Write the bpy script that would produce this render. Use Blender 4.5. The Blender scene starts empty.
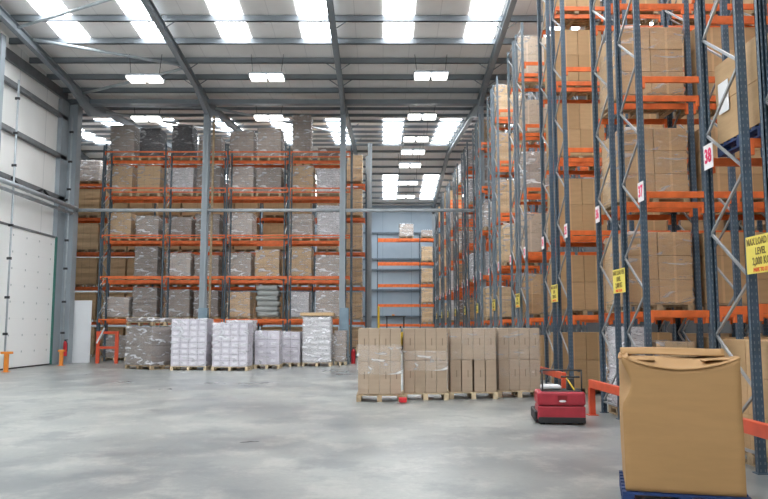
import bpy, bmesh, math, random
from mathutils import Vector, Matrix, noise
random.seed(7)
C = bpy.context.scene.collection
R = math.radians
# ------------------------------------------------------------------ camera
F, PT, YW, CZ = 741.35, .1037, .0018, 1.559
cd = bpy.data.cameras.new('camera'); cam = bpy.data.objects.new('camera', cd); C.objects.link(cam)
cam.location = (0, 0, CZ); cam.rotation_euler = (math.pi/2 + PT, 0, -YW)
cd.sensor_width = 36; cd.lens = F*36/768; cd.clip_end = 300; cd.clip_start = .05
bpy.context.scene.camera = cam
def ray(x, y):
    u = (x-384)/F; v = (249.5-y)/F
    d = math.cos(PT)-v*math.sin(PT); h = math.sin(PT)+v*math.cos(PT)
    return u*math.cos(YW)+d*math.sin(YW), -u*math.sin(YW)+d*math.cos(YW), h
def at(x, y, D):
    a, b, h = ray(x, y); t = D/b
    return a*t, CZ+h*t
# ------------------------------------------------------------------ materials
MATS = {}
def node_mat(name):
    m = bpy.data.materials.new(name); m.use_nodes = True
    nt = m.node_tree; b = nt.nodes['Principled BSDF']; MATS[name] = m
    return m, nt, b
def mix_rgb(nt, fac, a, b, mode='MIX'):
    n = nt.nodes.new('ShaderNodeMix'); n.data_type = 'RGBA'; n.blend_type = mode
    def put(s, v):
        if hasattr(v, 'links') or isinstance(v, bpy.types.NodeSocket): nt.links.new(v, s)
        elif isinstance(v, (int, float)): s.default_value = v
        else: s.default_value = (*v, 1)
    put(n.inputs[0], fac); put(n.inputs[6], a); put(n.inputs[7], b)
    return n.outputs[2]
def ramp(nt, src, lo, hi, a=0., b=1.):
    n = nt.nodes.new('ShaderNodeMapRange'); n.interpolation_type = 'SMOOTHSTEP'; nt.links.new(src, n.inputs[0])
    n.inputs[1].default_value = lo; n.inputs[2].default_value = hi; n.inputs[3].default_value = a; n.inputs[4].default_value = b
    return n.outputs[0]
def mth(nt, op, a, b=None, c=None):
    n = nt.nodes.new('ShaderNodeMath'); n.operation = op
    for i, v in enumerate((a, b, c)):
        if v is None: continue
        if isinstance(v, (int, float)): n.inputs[i].default_value = v
        else: nt.links.new(v, n.inputs[i])
    return n.outputs[0]
def coords(nt, scale=(1, 1, 1), kind='Object'):
    t = nt.nodes.new('ShaderNodeTexCoord'); mp = nt.nodes.new('ShaderNodeMapping')
    nt.links.new(t.outputs[kind], mp.inputs[0]); mp.inputs['Scale'].default_value = scale
    return mp.outputs[0]
def noise_t(nt, vec, scale, detail=4, rough=.55):
    n = nt.nodes.new('ShaderNodeTexNoise'); nt.links.new(vec, n.inputs['Vector'])
    n.inputs['Scale'].default_value = scale; n.inputs['Detail'].default_value = detail; n.inputs['Roughness'].default_value = rough
    return n.outputs['Fac']
def xyz(nt, vec):
    n = nt.nodes.new('ShaderNodeSeparateXYZ'); nt.links.new(vec, n.inputs[0]); return n.outputs
def bump(nt, b, h, s=.3, d=.02):
    n = nt.nodes.new('ShaderNodeBump'); nt.links.new(h, n.inputs['Height']); n.inputs['Strength'].default_value = s
    n.inputs['Distance'].default_value = d; nt.links.new(n.outputs[0], b.inputs['Normal'])
def rnd(nt):
    return nt.nodes.new('ShaderNodeObjectInfo').outputs['Random']
def stripe(nt, co, period, width, off=0.):
    """1 on a line of this width every period"""
    f = mth(nt, 'FRACT', mth(nt, 'ADD', mth(nt, 'DIVIDE', co, period), off+1000.))
    return mth(nt, 'LESS_THAN', f, width/period)
def paint(name, col, rough=.5, metal=0., var=.12, scale=3., spec=None):
    m, nt, b = node_mat(name)
    f = ramp(nt, noise_t(nt, coords(nt), scale, 5), .3, .7)
    c = mix_rgb(nt, f, tuple(x*(1-var) for x in col), tuple(min(1, x*(1+var)) for x in col))
    nt.links.new(c, b.inputs['Base Color'])
    b.inputs['Roughness'].default_value = rough; b.inputs['Metallic'].default_value = metal
    return m
def emis(name, col, s, back=(.8, .8, .8)):
    m, nt, b = node_mat(name)
    b.inputs['Base Color'].default_value = (*back, 1); b.inputs['Emission Color'].default_value = (*col, 1)
    n = noise_t(nt, coords(nt), .6, 3)
    nt.links.new(ramp(nt, n, .3, .7, s*.9, s*1.08), b.inputs['Emission Strength'])
    return m
# steel with punched slots for uprights
def upright_mat(name, col):
    m, nt, b = node_mat(name)
    v = coords(nt); s = xyz(nt, v)
    dz = mth(nt, 'ABSOLUTE', mth(nt, 'SUBTRACT', mth(nt, 'FRACT', mth(nt, 'DIVIDE', s[2], .075)), .5))
    dz = mth(nt, 'LESS_THAN', dz, .2)
    dx = mth(nt, 'LESS_THAN', mth(nt, 'ABSOLUTE', mth(nt, 'SUBTRACT', mth(nt, 'ABSOLUTE', s[0]), .024)), .006)
    dy = mth(nt, 'LESS_THAN', mth(nt, 'ABSOLUTE', mth(nt, 'ADD', s[1], .012)), .007)
    holes = mth(nt, 'MULTIPLY', dz, mth(nt, 'MAXIMUM', mth(nt, 'MULTIPLY', dx, mth(nt, 'GREATER_THAN', mth(nt, 'ABSOLUTE', s[1]), .036)), mth(nt, 'MULTIPLY', dy, mth(nt, 'GREATER_THAN', mth(nt, 'ABSOLUTE', s[0]), .04))))
    f = ramp(nt, noise_t(nt, v, 5, 5), .3, .7)
    base = mix_rgb(nt, f, tuple(x*.85 for x in col), tuple(x*1.15 for x in col))
    c = mix_rgb(nt, mth(nt, 'MULTIPLY', holes, .55), base, (.26, .29, .31))
    nt.links.new(c, b.inputs['Base Color']); b.inputs['Roughness'].default_value = .42
    return m
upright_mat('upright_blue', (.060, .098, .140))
upright_mat('upright_mid_haze', (.15, .195, .235))  # paler copy of the blue steel, aisle haze mixed into the colour
upright_mat('upright_far_haze', (.10, .145, .185))  # blue steel lightened for the far racks, haze put into the colour
paint('brace', (.36, .38, .39), .4, .5)
paint('orange', (.80, .17, .04), .45, 0, .15, 4)
paint('guard_orange', (.62, .080, .030), .4, 0, .1, 4)
paint('bollard_orange', (.80, .27, .04), .45)
paint('column_grey', (.30, .34, .37), .45, 0, .06, 1)
paint('guard_blue', (.20, .28, .34), .5)
paint('purlin', (.20, .225, .25), .45, .1, .08, 1)
paint('rafter', (.23, .26, .285), .45, 0, .06, 1)
paint('pipe', (.42, .46, .49), .4, .1)
paint('girt', (.17, .18, .19), .5)
paint('red_paint', (.40, .028, .045), .35, 0, .12, 5)
paint('red_dark', (.25, .015, .02), .4)
paint('signal_red', (.6, .03, .04), .35)
paint('black_rubber', (.015, .015, .017), .6)
paint('black_steel', (.03, .032, .035), .45)
paint('white_plastic', (.75, .76, .78), .4)
paint('yellow_paint', (.75, .50, .03), .4)
paint('sign_white', (.85, .82, .82), .5, 0, .02)
paint('sign_yellow', (.80, .66, .12), .5, 0, .03)
paint('sign_pink', (.78, .02, .12), .5, 0, .02)
paint('sign_black', (.22, .16, .04), .5, 0, .02)
paint('sign_red', (.80, .12, .03), .5, 0, .02)
paint('pallet_wood', (.42, .31, .19), .75, 0, .25, 9)
paint('pallet_pale', (.62, .50, .33), .75, 0, .2, 9)
paint('pallet_blue', (.007, .030, .12), .6, 0, .2, 9)
paint('panel_white', (.78, .80, .82), .5, 0, .03, 1)
paint('green_trim', (.03, .16, .13), .5)
paint('chrome', (.55, .56, .57), .25, .8)
paint('paper_label', (.85, .85, .86), .5, 0, .03)
paint('backwall_girt', (.13, .17, .21), .5)
paint('ladle', (.2, .2, .2), .5)
# floor
m, nt, b = node_mat('concrete')
v = coords(nt); n1 = noise_t(nt, v, .22, 6, .6); n2 = noise_t(nt, coords(nt, (.7, .55, 1)), 1.7, 9, .72); n3 = noise_t(nt, coords(nt, (.7, .6, 1)), 1.3, 9, .72); n4 = noise_t(nt, v, 14, 5, .7)
c = mix_rgb(nt, ramp(nt, n1, .36, .64), (.180, .195, .200), (.325, .335, .315))
c = mix_rgb(nt, ramp(nt, n2, .48, .62, 0, .6), c, (.41, .405, .375))
c = mix_rgb(nt, ramp(nt, n3, .49, .63, 0, .5), c, (.115, .13, .145))
c = mix_rgb(nt, ramp(nt, n4, .3, .7, 0, .22), c, (.14, .145, .15))
s = xyz(nt, v)
j = mth(nt, 'MAXIMUM', stripe(nt, s[0], 9.0, .012, .31), stripe(nt, s[1], 9.0, .012, .12))
c = mix_rgb(nt, mth(nt, 'MULTIPLY', j, .2), c, (.1, .1, .1))
nt.links.new(c, b.inputs['Base Color'])
nt.links.new(ramp(nt, n1, .3, .7, .26, .42), b.inputs['Roughness'])
# ceiling liner
m, nt, b = node_mat('liner')
v = coords(nt); s = xyz(nt, v)
j = stripe(nt, s[0], 1.0, .03)
c = mix_rgb(nt, ramp(nt, noise_t(nt, v, .5, 3), .3, .7), (.80, .775, .755), (.88, .86, .845))
c = mix_rgb(nt, mth(nt, 'MULTIPLY', j, .35), c, (.5, .49, .49))
nt.links.new(c, b.inputs['Base Color']); b.inputs['Roughness'].default_value = .6
# wall liners
def wallmat(name, a, bb, line, axis, per):
    m, nt, b = node_mat(name); v = coords(nt); s = xyz(nt, v)
    j = stripe(nt, s[axis], per, .03)
    c = mix_rgb(nt, ramp(nt, noise_t(nt, v, .4, 4), .3, .7), a, bb)
    c = mix_rgb(nt, mth(nt, 'MULTIPLY', j, .6), c, line)
    nt.links.new(c, b.inputs['Base Color']); b.inputs['Roughness'].default_value = .55
wallmat('wall_white', (.84, .84, .82), (.90, .90, .88), (.4, .42, .44), 1, 2.3)
wallmat('wall_blue', (.30, .38, .46), (.36, .44, .51), (.12, .17, .22), 0, 2.4)
wallmat('wall_shade', (.13, .14, .15), (.17, .18, .19), (.08, .09, .1), 1, 2.4)  # dark tone paints the deep shade seen between the racks
wallmat('wall_grey', (.34, .36, .38), (.40, .42, .44), (.2, .22, .24), 1, 2.4)
# sectional door with rows of small fixings
m, nt, b = node_mat('door_white')
v = coords(nt); s = xyz(nt, v)
j = stripe(nt, s[2], .62, .014)
fy = mth(nt, 'ABSOLUTE', mth(nt, 'SUBTRACT', mth(nt, 'FRACT', mth(nt, 'ADD', mth(nt, 'DIVIDE', s[1], 1.05), 100.35)), .5))
fz = mth(nt, 'ABSOLUTE', mth(nt, 'SUBTRACT', mth(nt, 'FRACT', mth(nt, 'ADD', mth(nt, 'DIVIDE', s[2], .62), 100.)), .5))
dots = mth(nt, 'MULTIPLY', mth(nt, 'LESS_THAN', fy, .035), mth(nt, 'GREATER_THAN', fz, .44))
c = mix_rgb(nt, mth(nt, 'MULTIPLY', j, .10), (.90, .91, .90), (.5, .52, .52))
c = mix_rgb(nt, mth(nt, 'MULTIPLY', dots, .7), c, (.25, .3, .32))
nt.links.new(c, b.inputs['Base Color']); b.inputs['Roughness'].default_value = .4
# cardboard
def card(name, a, bb, tape=True, lines=None, marks=False):
    m, nt, b = node_mat(name); v = coords(nt); s = xyz(nt, v); r = rnd(nt)
    c = mix_rgb(nt, r, a, bb)
    f = ramp(nt, noise_t(nt, coords(nt, (1, 1, 6)), 3, 4), .3, .7, 0, .25)
    c = mix_rgb(nt, f, c, tuple(x*.75 for x in a))
    if tape:
        t = mth(nt, 'LESS_THAN', mth(nt, 'ABSOLUTE', s[0]), .022)
        c = mix_rgb(nt, mth(nt, 'MULTIPLY', t, .35), c, tuple(min(1, x*1.5) for x in bb))
    if marks:
        t = mth(nt, 'MULTIPLY', mth(nt, 'LESS_THAN', mth(nt, 'ABSOLUTE', mth(nt, 'SUBTRACT', s[2], .05)), .075),
                mth(nt, 'LESS_THAN', mth(nt, 'ABSOLUTE', mth(nt, 'SUBTRACT', s[0], .02)), .009))
        t = mth(nt, 'MULTIPLY', t, mth(nt, 'GREATER_THAN', r, .35))
        c = mix_rgb(nt, mth(nt, 'MULTIPLY', t, .7), c, (.12, .08, .05))
    if lines:
        ln = mth(nt, 'MAXIMUM', stripe(nt, s[2], lines[1], .014), mth(nt, 'MAXIMUM', stripe(nt, s[0], lines[0], .014, .5), stripe(nt, s[1], lines[0], .014, .5)))
        c = mix_rgb(nt, mth(nt, 'MULTIPLY', ln, .45), c, tuple(x*.4 for x in a))
    nt.links.new(c, b.inputs['Base Color']); b.inputs['Roughness'].default_value = .7
    bump(nt, b, noise_t(nt, v, 5, 3), .12, .02)
    return m
card('carton_brown', (.50, .315, .155), (.60, .395, .21))
card('carton_tan', (.44, .335, .24), (.47, .36, .265), tape=False, marks=True)
card('carton_beige', (.55, .44, .33), (.62, .51, .40))
card('big_box', (.41, .232, .092), (.41, .232, .092), tape=False)
card('goods_brown', (.60, .41, .225), (.70, .50, .30), False, (.41, .42))
card('goods_grey', (.26, .215, .185), (.46, .39, .345), False, (.40, .26))
card('goods_silver', (.42, .35, .295), (.58, .50, .44), False, (.6, .3))
card('goods_black', (.025, .025, .03), (.06, .06, .07), False, (1.3, .45))
card('goods_white', (.62, .61, .63), (.76, .75, .77), False, (.33, .22))
card('goods_taupe', (.19, .15, .13), (.24, .195, .17), False, (.6, .12))
card('goods_lilac', (.60, .575, .64), (.68, .65, .71), False, (10., 10.))
card('sack_grey', (.36, .38, .37), (.46, .48, .47), False)
# the lilac cartons carry a pale printed label band
m, nt, b = node_mat('carton_lilac')
v = coords(nt); s = xyz(nt, v)
c = mix_rgb(nt, rnd(nt), (.50, .47, .53), (.58, .55, .61))
t = mth(nt, 'MULTIPLY', mth(nt, 'LESS_THAN', mth(nt, 'ABSOLUTE', s[0]), .09), mth(nt, 'LESS_THAN', mth(nt, 'ABSOLUTE', s[2]), .05))
c = mix_rgb(nt, mth(nt, 'MULTIPLY', t, .6), c, (.78, .77, .80)); nt.links.new(c, b.inputs['Base Color']); b.inputs['Roughness'].default_value = .6
# stretch film
def film(name, lo, hi, tint=(.86, .87, .90), sc=(1, 1, 3.2), ns=1.6, rough=.28):
    m, nt, b = node_mat(name)
    def nz(v, scale, det, dist):
        n = nt.nodes.new('ShaderNodeTexNoise'); nt.links.new(v, n.inputs['Vector'])
        n.inputs['Scale'].default_value = scale; n.inputs['Detail'].default_value = det; n.inputs['Distortion'].default_value = dist
        return n.outputs['Fac']
    n = nz(coords(nt, sc), ns, 3, 1.2); w = nz(coords(nt, (1, 1, 2.2)), ns*3, 2, .8)
    rid = ramp(nt, mth(nt, 'ABSOLUTE', mth(nt, 'SUBTRACT', n, .5)), 0, .035, 1, 0)      # thin creases, their glint painted in
    sheen = ramp(nt, n, .50, .70)                                                           # sheen painted in as pale, denser patches
    k = mth(nt, 'MINIMUM', mth(nt, 'ADD', mth(nt, 'MULTIPLY', rid, .3), sheen), 1.)
    b.inputs['Base Color'].default_value = (*tint, 1); b.inputs['Roughness'].default_value = rough
    b.inputs['Specular IOR Level'].default_value = .7
    bump(nt, b, w, .5, .06)
    tr = nt.nodes.new('ShaderNodeBsdfTransparent'); mx = nt.nodes.new('ShaderNodeMixShader')
    nt.links.new(ramp(nt, k, 0, 1, lo, hi), mx.inputs[0]); nt.links.new(tr.outputs[0], mx.inputs[1]); nt.links.new(b.outputs[0], mx.inputs[2])
    nt.links.new(mx.outputs[0], nt.nodes['Material Output'].inputs['Surface'])
    return m
film('film_clear', .04, .40)
film('film_milky', .16, .88, (.95, .95, .98), ns=2.0)
film('film_grey', .10, .75, (.85, .85, .88), ns=2.0)
film('film_thin', .08, .55, ns=1.4)
emis('daylight_panel', (.93, .97, 1.0), 9.5)
emis('lamp_glow', (1, .98, .93), 5.)
M = MATS
# ------------------------------------------------------------------ mesh helpers
class MB:
    def __init__(s): s.v = []; s.f = []
    def box(s, cx, cy, cz, sx, sy, sz, rot=None):
        o = len(s.v)
        for dz in (-.5, .5):
            for dx, dy in ((-.5, -.5), (.5, -.5), (.5, .5), (-.5, .5)):
                p = Vector((dx*sx, dy*sy, dz*sz))
                if rot: p = rot @ p
                s.v.append((p.x+cx, p.y+cy, p.z+cz))
        s.f += [tuple(o+i for i in q) for q in ((3, 2, 1, 0), (4, 5, 6, 7), (0, 1, 5, 4), (1, 2, 6, 5), (2, 3, 7, 6), (3, 0, 4, 7))]
        return s
    def b2(s, x0, x1, y0, y1, z0, z1): return s.box((x0+x1)/2, (y0+y1)/2, (z0+z1)/2, abs(x1-x0), abs(y1-y0), abs(z1-z0))
    def bar(s, p, q, w, h):
        p = Vector(p); q = Vector(q); d = q-p; L = d.length
        s.box(*((p+q)/2), L, w, h, d.to_track_quat('X', 'Z').to_matrix()); return s
    def tube(s, p, q, r, n=8, r2=None):
        p = Vector(p); q = Vector(q); m = (q-p).to_track_quat('Z', 'Y').to_matrix(); o = len(s.v)
        for c, rr in ((p, r), (q, r if r2 is None else r2)):
            for i in range(n):
                a = 2*math.pi*i/n; s.v.append(tuple(c+m @ Vector((math.cos(a)*rr, math.sin(a)*rr, 0))))
        s.f += [(o+i, o+(i+1) % n, o+n+(i+1) % n, o+n+i) for i in range(n)]
        s.f += [tuple(o+n-1-i for i in range(n)), tuple(o+n+i for i in range(n))]
        return s
    def prism(s, prof, x0, x1):
        """profile in (y,z) extruded along x"""
        o = len(s.v); n = len(prof)
        for x in (x0, x1): s.v += [(x, a, b) for a, b in prof]
        s.f += [(o+i, o+(i+1) % n, o+n+(i+1) % n, o+n+i) for i in range(n)]
        s.f += [tuple(o+n-1-i for i in range(n)), tuple(o+n+i for i in range(n))]
        return s
    def mesh(s, name, mat, bev=0, smooth=False):
        me = bpy.data.meshes.new(name); me.from_pydata(s.v, [], s.f); me.update()
        bm = bmesh.new(); bm.from_mesh(me); bmesh.ops.recalc_face_normals(bm, faces=bm.faces)
        if bev: bmesh.ops.bevel(bm, geom=list(bm.edges), offset=bev, segments=2, profile=.5, affect='EDGES')
        if smooth:
            for f in bm.faces: f.smooth = True
        bm.to_mesh(me); bm.free(); me.materials.append(M[mat]); return me
    def build(s, name, mat, parent=None, loc=(0, 0, 0), rz=0, bev=0, smooth=False):
        return link(name, s.mesh(name, mat, bev, smooth), parent, loc, rz)
def link(name, me, parent=None, loc=(0, 0, 0), rz=0):
    o = bpy.data.objects.new(name, me); C.objects.link(o); o.location = loc; o.rotation_euler = (0, 0, rz)
    if parent: o.parent = parent
    return o
LABELS = {}
def tag(o, label, cat, group=None):
    n = len(label.split())
    if not 4 <= n <= 16: print('LABEL LENGTH', n, label)
    if label in LABELS and not group: print('DUP', label)
    LABELS[label] = 1
    o['label'] = label; o['category'] = cat
    if group: o['group'] = group
    return o
def thing(name, label, cat, loc=(0, 0, 0), rz=0, group=None):
    o = bpy.data.objects.new(name, None); C.objects.link(o); o.location = loc; o.rotation_euler = (0, 0, rz); o.empty_display_size = .2
    return tag(o, label, cat, group)
def struct(o): o['kind'] = 'structure'; return o
CACHE = {}
def cached(key, fn):
    if key not in CACHE: CACHE[key] = fn()
    return CACHE[key]
def text(name, body, size, mat, parent, loc, mtx, bold=.004, sx=1.):
    cu = bpy.data.curves.new(name, 'FONT'); cu.body = body; cu.size = size; cu.align_x = 'CENTER'; cu.align_y = 'CENTER'
    cu.extrude = .0015; cu.offset = bold; cu.materials.append(M[mat]); cu.resolution_u = 2
    o = bpy.data.objects.new(name, cu); C.objects.link(o); o.parent = parent
    bpy.context.view_layer.update(); me = bpy.data.meshes.new_from_object(o.evaluated_get(bpy.context.evaluated_depsgraph_get()))
    bpy.data.objects.remove(o); o = link(name, me, parent); o.matrix_local = Matrix.Translation(loc) @ mtx.to_4x4() @ Matrix.Diagonal((sx, 1, 1, 1)); return o
SIDE = Matrix(((0, 0, -1), (-1, 0, 0), (0, 1, 0)))   # reads along -Y, faces -X
FRONT = Matrix(((1, 0, 0), (0, 0, -1), (0, 1, 0)))   # reads along +X, faces -Y
# ------------------------------------------------------------------ building
HV, SL = 11.76, .0941
def roof(D):
    k = math.floor((D-2.01)/30.); rid = 2.01+30*k+15
    return HV+SL*(15-abs(D-rid))
mb = MB().b2(-21, 17, -13.5, 63, -.3, 0); struct(mb.build('floor', 'concrete'))
mb = MB()
def slab(y0, y1, x0, x1, t=.18):
    mb.prism([(y0, roof(y0+.001)), (y1, roof(y1-.001)), (y1, roof(y1-.001)+t), (y0, roof(y0+.001)+t)], x0, x1)
ceil = MB(); mb = ceil
slab(-13, 2.01, -14.1, 11.5); slab(2.01, 17.01, -14.1, 11.5); slab(17.01, 32.01, -14.1, 11.5); slab(32.01, 47.01, -20.2, 11.5); slab(47.01, 62.01, -20.2, 11.5)
ceiling = struct(ceil.build('ceiling', 'liner'))
# purlins
def purlin(D, x0, x1):
    z = roof(D); h = .24 if D < 32 else .15
    MB().b2(x0, x1, D-.035, D+.035, z-h, z-.02).build('purlin', 'purlin', ceiling)
    MB().b2(x0, x1, D-.035, D+.05, z-h, z-h+.015).build('purlin_flange', 'purlin', ceiling)
for D in (24.99, 26.67, 28.28, 29.8, 31.15): purlin(D, -13.9, 11.28)
for i in range(5): purlin(23.3-1.6*i, -13.9, 11.28)
for i in range(9): purlin(16.2-1.65*i, -13.9, 11.28)
for i in range(7): purlin(1-2*i, -13.9, 11.28)
for i in range(9): purlin(32.9+1.62*i, -20, 11.28)
for i in range(9): purlin(47.8+1.65*i, -20, 11.28)
# valley gutter beams
for D, x0 in ((2.01, -13.9), (32.01, -20)):
    MB().b2(x0, 11.28, D-.16, D+.16, HV-.42, HV-.22).build('gutter_beam', 'rafter', ceiling)
# rafters : I sections following the slope
def rafter(X, y0, y1):
    g = MB()
    d0, d1 = .50, .50
    za, zb = roof(y0+.001)-.24, roof(y1-.001)-.24
    for (x0, x1, t0, t1) in ((X-.1, X+.1, 0, .02), (X-.1, X+.1, .28, .30), (X-.012, X+.012, .02, .28)):
        g.prism([(y0, za-t0), (y1, zb-t0), (y1, zb-t1), (y0, za-t1)], x0, x1)
    # haunch at the valley
    lo, sgn = (y0, 1) if za < zb else (y1, -1)
    zl = min(za, zb)
    g.prism([(lo, zl-.30), (lo+sgn*2.4, zl+SL*2.4-.30), (lo, zl-.72)], X-.09, X+.09)
    g.build('rafter', 'rafter', ceiling)
RX = [-12.93, -7.747, -1.747, 4.253, 10.253]
for X in RX:
    for a, b_ in ((2.01, 17.01), (17.01, 32.01), (32.01, 47.01), (47.01, 62.01)): rafter(X, a, b_)
rafter(-19.7, 32.01, 47.01); rafter(-19.7, 47.01, 62.01)
# knee braces between rafters and purlins
kb = 0
for X in RX[1:4]:
    for D in (24.99, 28.28, 29.8, 37.8, 42.6):
        z = roof(D)
        for s in (-1, 1): MB().bar((X+s*.1, D, z-.5), (X+s*.5, D, z-.22), .03, .03).build('knee_brace', 'purlin', ceiling)
# roof bracing rods in the bay beside the left wall
for p, q in (((-12.8, 25.1), (-7.9, 22.75)), ((-12.7, 26.0), (-7.9, 28.1)), ((-12.8, 30.85), (-7.9, 28.4)), ((-12.9, 32.25), (-7.9, 32.7)), ((-7.6, 33.), (-1.9, 40.)), ((-13.6, 33.), (-7.9, 40.))):
    g = MB().tube((p[0], p[1], roof(p[1])-.4), (q[0], q[1], roof(q[1])-.4), .055, 10); g.build('roof_brace', 'pipe', ceiling, smooth=True)
# skylights
wn = 0
for y0, y1, k0, k1 in ((37.55, 45.7, -6, 4), (53.25, 59.95, -6, 4), (18.2, 26.68, -5, 4), (6.5, 15.8, -5, 4), (-11, -2, -5, 4)):
    for k in range(k0, k1+1):
        x0 = .03+3*k
        if x0 < -13.8 and y0 < 32: continue
        if x0+1.08 > 11.2: continue
        wn += 1; g = MB(); e = .012
        za, zb = roof(y0)-e, roof(y1)-e
        g.prism([(y0, za-.01), (y1, zb-.01), (y1, zb), (y0, za)], x0, x0+1.07)
        struct(g.build('window_%d' % wn, 'daylight_panel'))
# walls
g = MB()
g.b2(-14.1, -13.9, -13.2, 26.3, 0, 13.4); g.b2(-14.1, -13.9, 26.3, 31.0, 5.25, 13.4); g.b2(-14.1, -13.9, 31.0, 32.3, 0, 13.2)
struct(g.build('wall_left', 'wall_white'))
struct(MB().b2(-20.2, -14.1, 32.1, 32.3, 0, 12.3).build('wall_return', 'wall_grey'))
struct(MB().b2(-20.2, -20., 32.3, 62.2, 0, 13.6).build('wall_left_rear', 'wall_grey'))
struct(MB().b2(-20.2, 11.5, 62.0, 62.2, 0, 12.6).build('wall_back', 'wall_blue'))
struct(MB().b2(11.3, 11.5, -13.2, 62, 0, 13.6).build('wall_right', 'wall_shade'))  # wall drawn in and darkened so less light shows through the racks
struct(MB().b2(-14.1, 11.5, -13.4, -13.2, 0, 13.6).build('wall_front', 'wall_white'))
tn = 0
def trim(g, mat, smooth=False):
    global tn
    tn += 1; return struct(g.build('trim_%d' % tn, mat, smooth=smooth))
for z in (7.02, 8.8, 10.55): trim(MB().b2(-13.9, -13.72, 10, 31.6, z-.09, z+.09), 'girt')
trim(MB().b2(-13.9, -13.78, 10, 31.6, 11.35, 11.75), 'girt')
for z in (2.4, 4.6, 6.3, 7.2, 9.4): trim(MB().b2(-20, 11.28, 61.8, 62, z-.07, z+.07), 'backwall_girt')
# left wall columns
def col(X, D, w, d, top, mat='column_grey', z0=0):
    g = MB(); t = .02
    g.b2(X-w/2, X+w/2, D-d/2, D-d/2+t, z0, top); g.b2(X-w/2, X+w/2, D+d/2-t, D+d/2, z0, top); g.b2(X-.012, X+.012, D-d/2, D+d/2, z0, top)
    g.b2(X-w/2-.06, X+w/2+.06, D-d/2-.06, D+d/2+.06, z0, z0+.02) if z0 == 0 else None
    return struct(g.build('column', mat))
trim(MB().b2(-13.9, -13.35, 31.72, 32.2, 0, 11.25), 'column_grey')
trim(MB().b2(-13.9, -13.72, 31.0, 31.72, 0, 11.3), 'column_grey')
trim(MB().b2(-13.88, -13.35, 25.1, 25.4, 0, 11.8), 'column_grey')
trim(MB().b2(-13.9, -13.5, 14, 14.4, 0, 12.6), 'column_grey')
for X in (-7.747, -1.747): col(X, 32.01, .235, .4, 11.2)
col(4.253, 31.29, .2, .24, 11.3); col(10.253, 31.29, .2, .24, 11.3)
for X in (-7.747, -1.747, 4.253): col(X, 61.6, .235, .3, 11.3)
col(-.72, 41.2, .22, .3, 11.9); trim(MB().b2(-.95, -.7, 40.4, 40.6, 0, 11.0), 'column_grey')
# wide tie tube between the columns and along the left wall
for x0, x1 in ((-13.42, -7.87), (-7.63, -1.87), (-1.63, 4.0)): trim(MB().tube((x0, 31.95, 6.6), (x1, 31.95, 6.6), .075, 12), 'pipe', True)
trim(MB().tube((-13.22, 20, 6.62), (-13.22, 31.7, 6.62), .09, 12), 'pipe', True)
trim(MB().tube((-13.42, 20, 6.42), (-13.42, 31.7, 6.42), .07, 12), 'pipe', True)
# sectional door
door = struct(MB().b2(-13.84, -13.76, 26.3, 31.0, .03, 5.25).build('door_1', 'door_white'))
MB().b2(-13.80, -13.70, 30.95, 31.06, 0, 5.3).build('door_seal', 'green_trim', door)
MB().b2(-13.80, -13.72, 26.3, 31.06, 5.25, 5.33).build('door_header', 'girt', door)
MB().b2(-13.80, -13.71, 26.3, 31.0, .0, .05).build('door_foot_seal', 'black_rubber', door)
for D in (26.55, 31.3):
    g = MB().tube((-13.40, D, .0), (-13.40, D, 10.6), .035, 8)
    o = g.build('conduit', 'pipe', None, smooth=True)
    tag(o, 'thin vertical steel pipe clamped to the ' + ('near' if D < 30 else 'far') + ' side of the white door', 'pipe')
    for z in (1.3, 2.6, 4, 5.2, 7.4, 8.6, 9.9): MB().b2(-13.5, -13.34, D-.035, D+.035, z-.045, z+.045).build('clamp', 'black_steel', o)
def cable(name, pts, r, mat, label):
    cu = bpy.data.curves.new(name, 'CURVE'); cu.dimensions = '3D'; cu.bevel_depth = r; cu.bevel_resolution = 2
    sp = cu.splines.new('POLY'); sp.points.add(len(pts)-1)
    for p, q in zip(sp.points, pts): p.co = (*q, 1)
    cu.materials.append(M[mat]); o = bpy.data.objects.new(name, cu); C.objects.link(o)
    bpy.context.view_layer.update(); me = bpy.data.meshes.new_from_object(o.evaluated_get(bpy.context.evaluated_depsgraph_get())); bpy.data.objects.remove(o); return tag(link(name, me), label, 'cable')
for a, b_, lab in ((26.6, 29.0, 'black cable sagging above the nearer half of the white door'), (29.2, 31.3, 'black cable sagging above the farther half of the white door')):
    cable('cable', [(-13.5, a+(b_-a)*t/10, 6.95-.28*math.sin(math.pi*t/10)) for t in range(11)], .05, 'black_rubber', lab)
# ------------------------------------------------------------------ racks
BW, BD = .088, .075
def upright_mesh(top, mat):
    def f():
        g = MB(); t = .012; BW = .068 if mat != 'upright_blue' else .088
        g.b2(-BW/2, BW/2, -BD/2, -BD/2+t, 0, top); g.b2(-BW/2, -BW/2+t, -BD/2, BD/2, 0, top); g.b2(BW/2-t, BW/2, -BD/2, BD/2, 0, top)
        g.b2(-BW/2, -BW/2+.03, BD/2-t, BD/2, 0, top); g.b2(BW/2-.03, BW/2, BD/2-t, BD/2, 0, top)
        g.b2(-.07, .07, -.06, .06, 0, .012)
        return g.mesh('upright', mat)
    return cached(('up', top, mat), f)
def brace_mesh(top, dep):
    def f():
        g = MB(); z = .24; a, b_ = BD/2, dep-BD/2
        g.bar((0, a, .2), (0, b_, .2), .03, .03); g.bar((0, a, top-.15), (0, b_, top-.15), .03, .03)
        while z+.615 < top-.1:
            g.bar((0, b_, z), (0, a, z+.6), .026, .03)
            if z+1.23 < top-.1: g.bar((0, a, z+.63), (0, b_, z+1.21), .026, .03)
            z += 1.23
        return g.mesh('bracing', 'brace')
    return cached(('br', top, dep), f)
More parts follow.
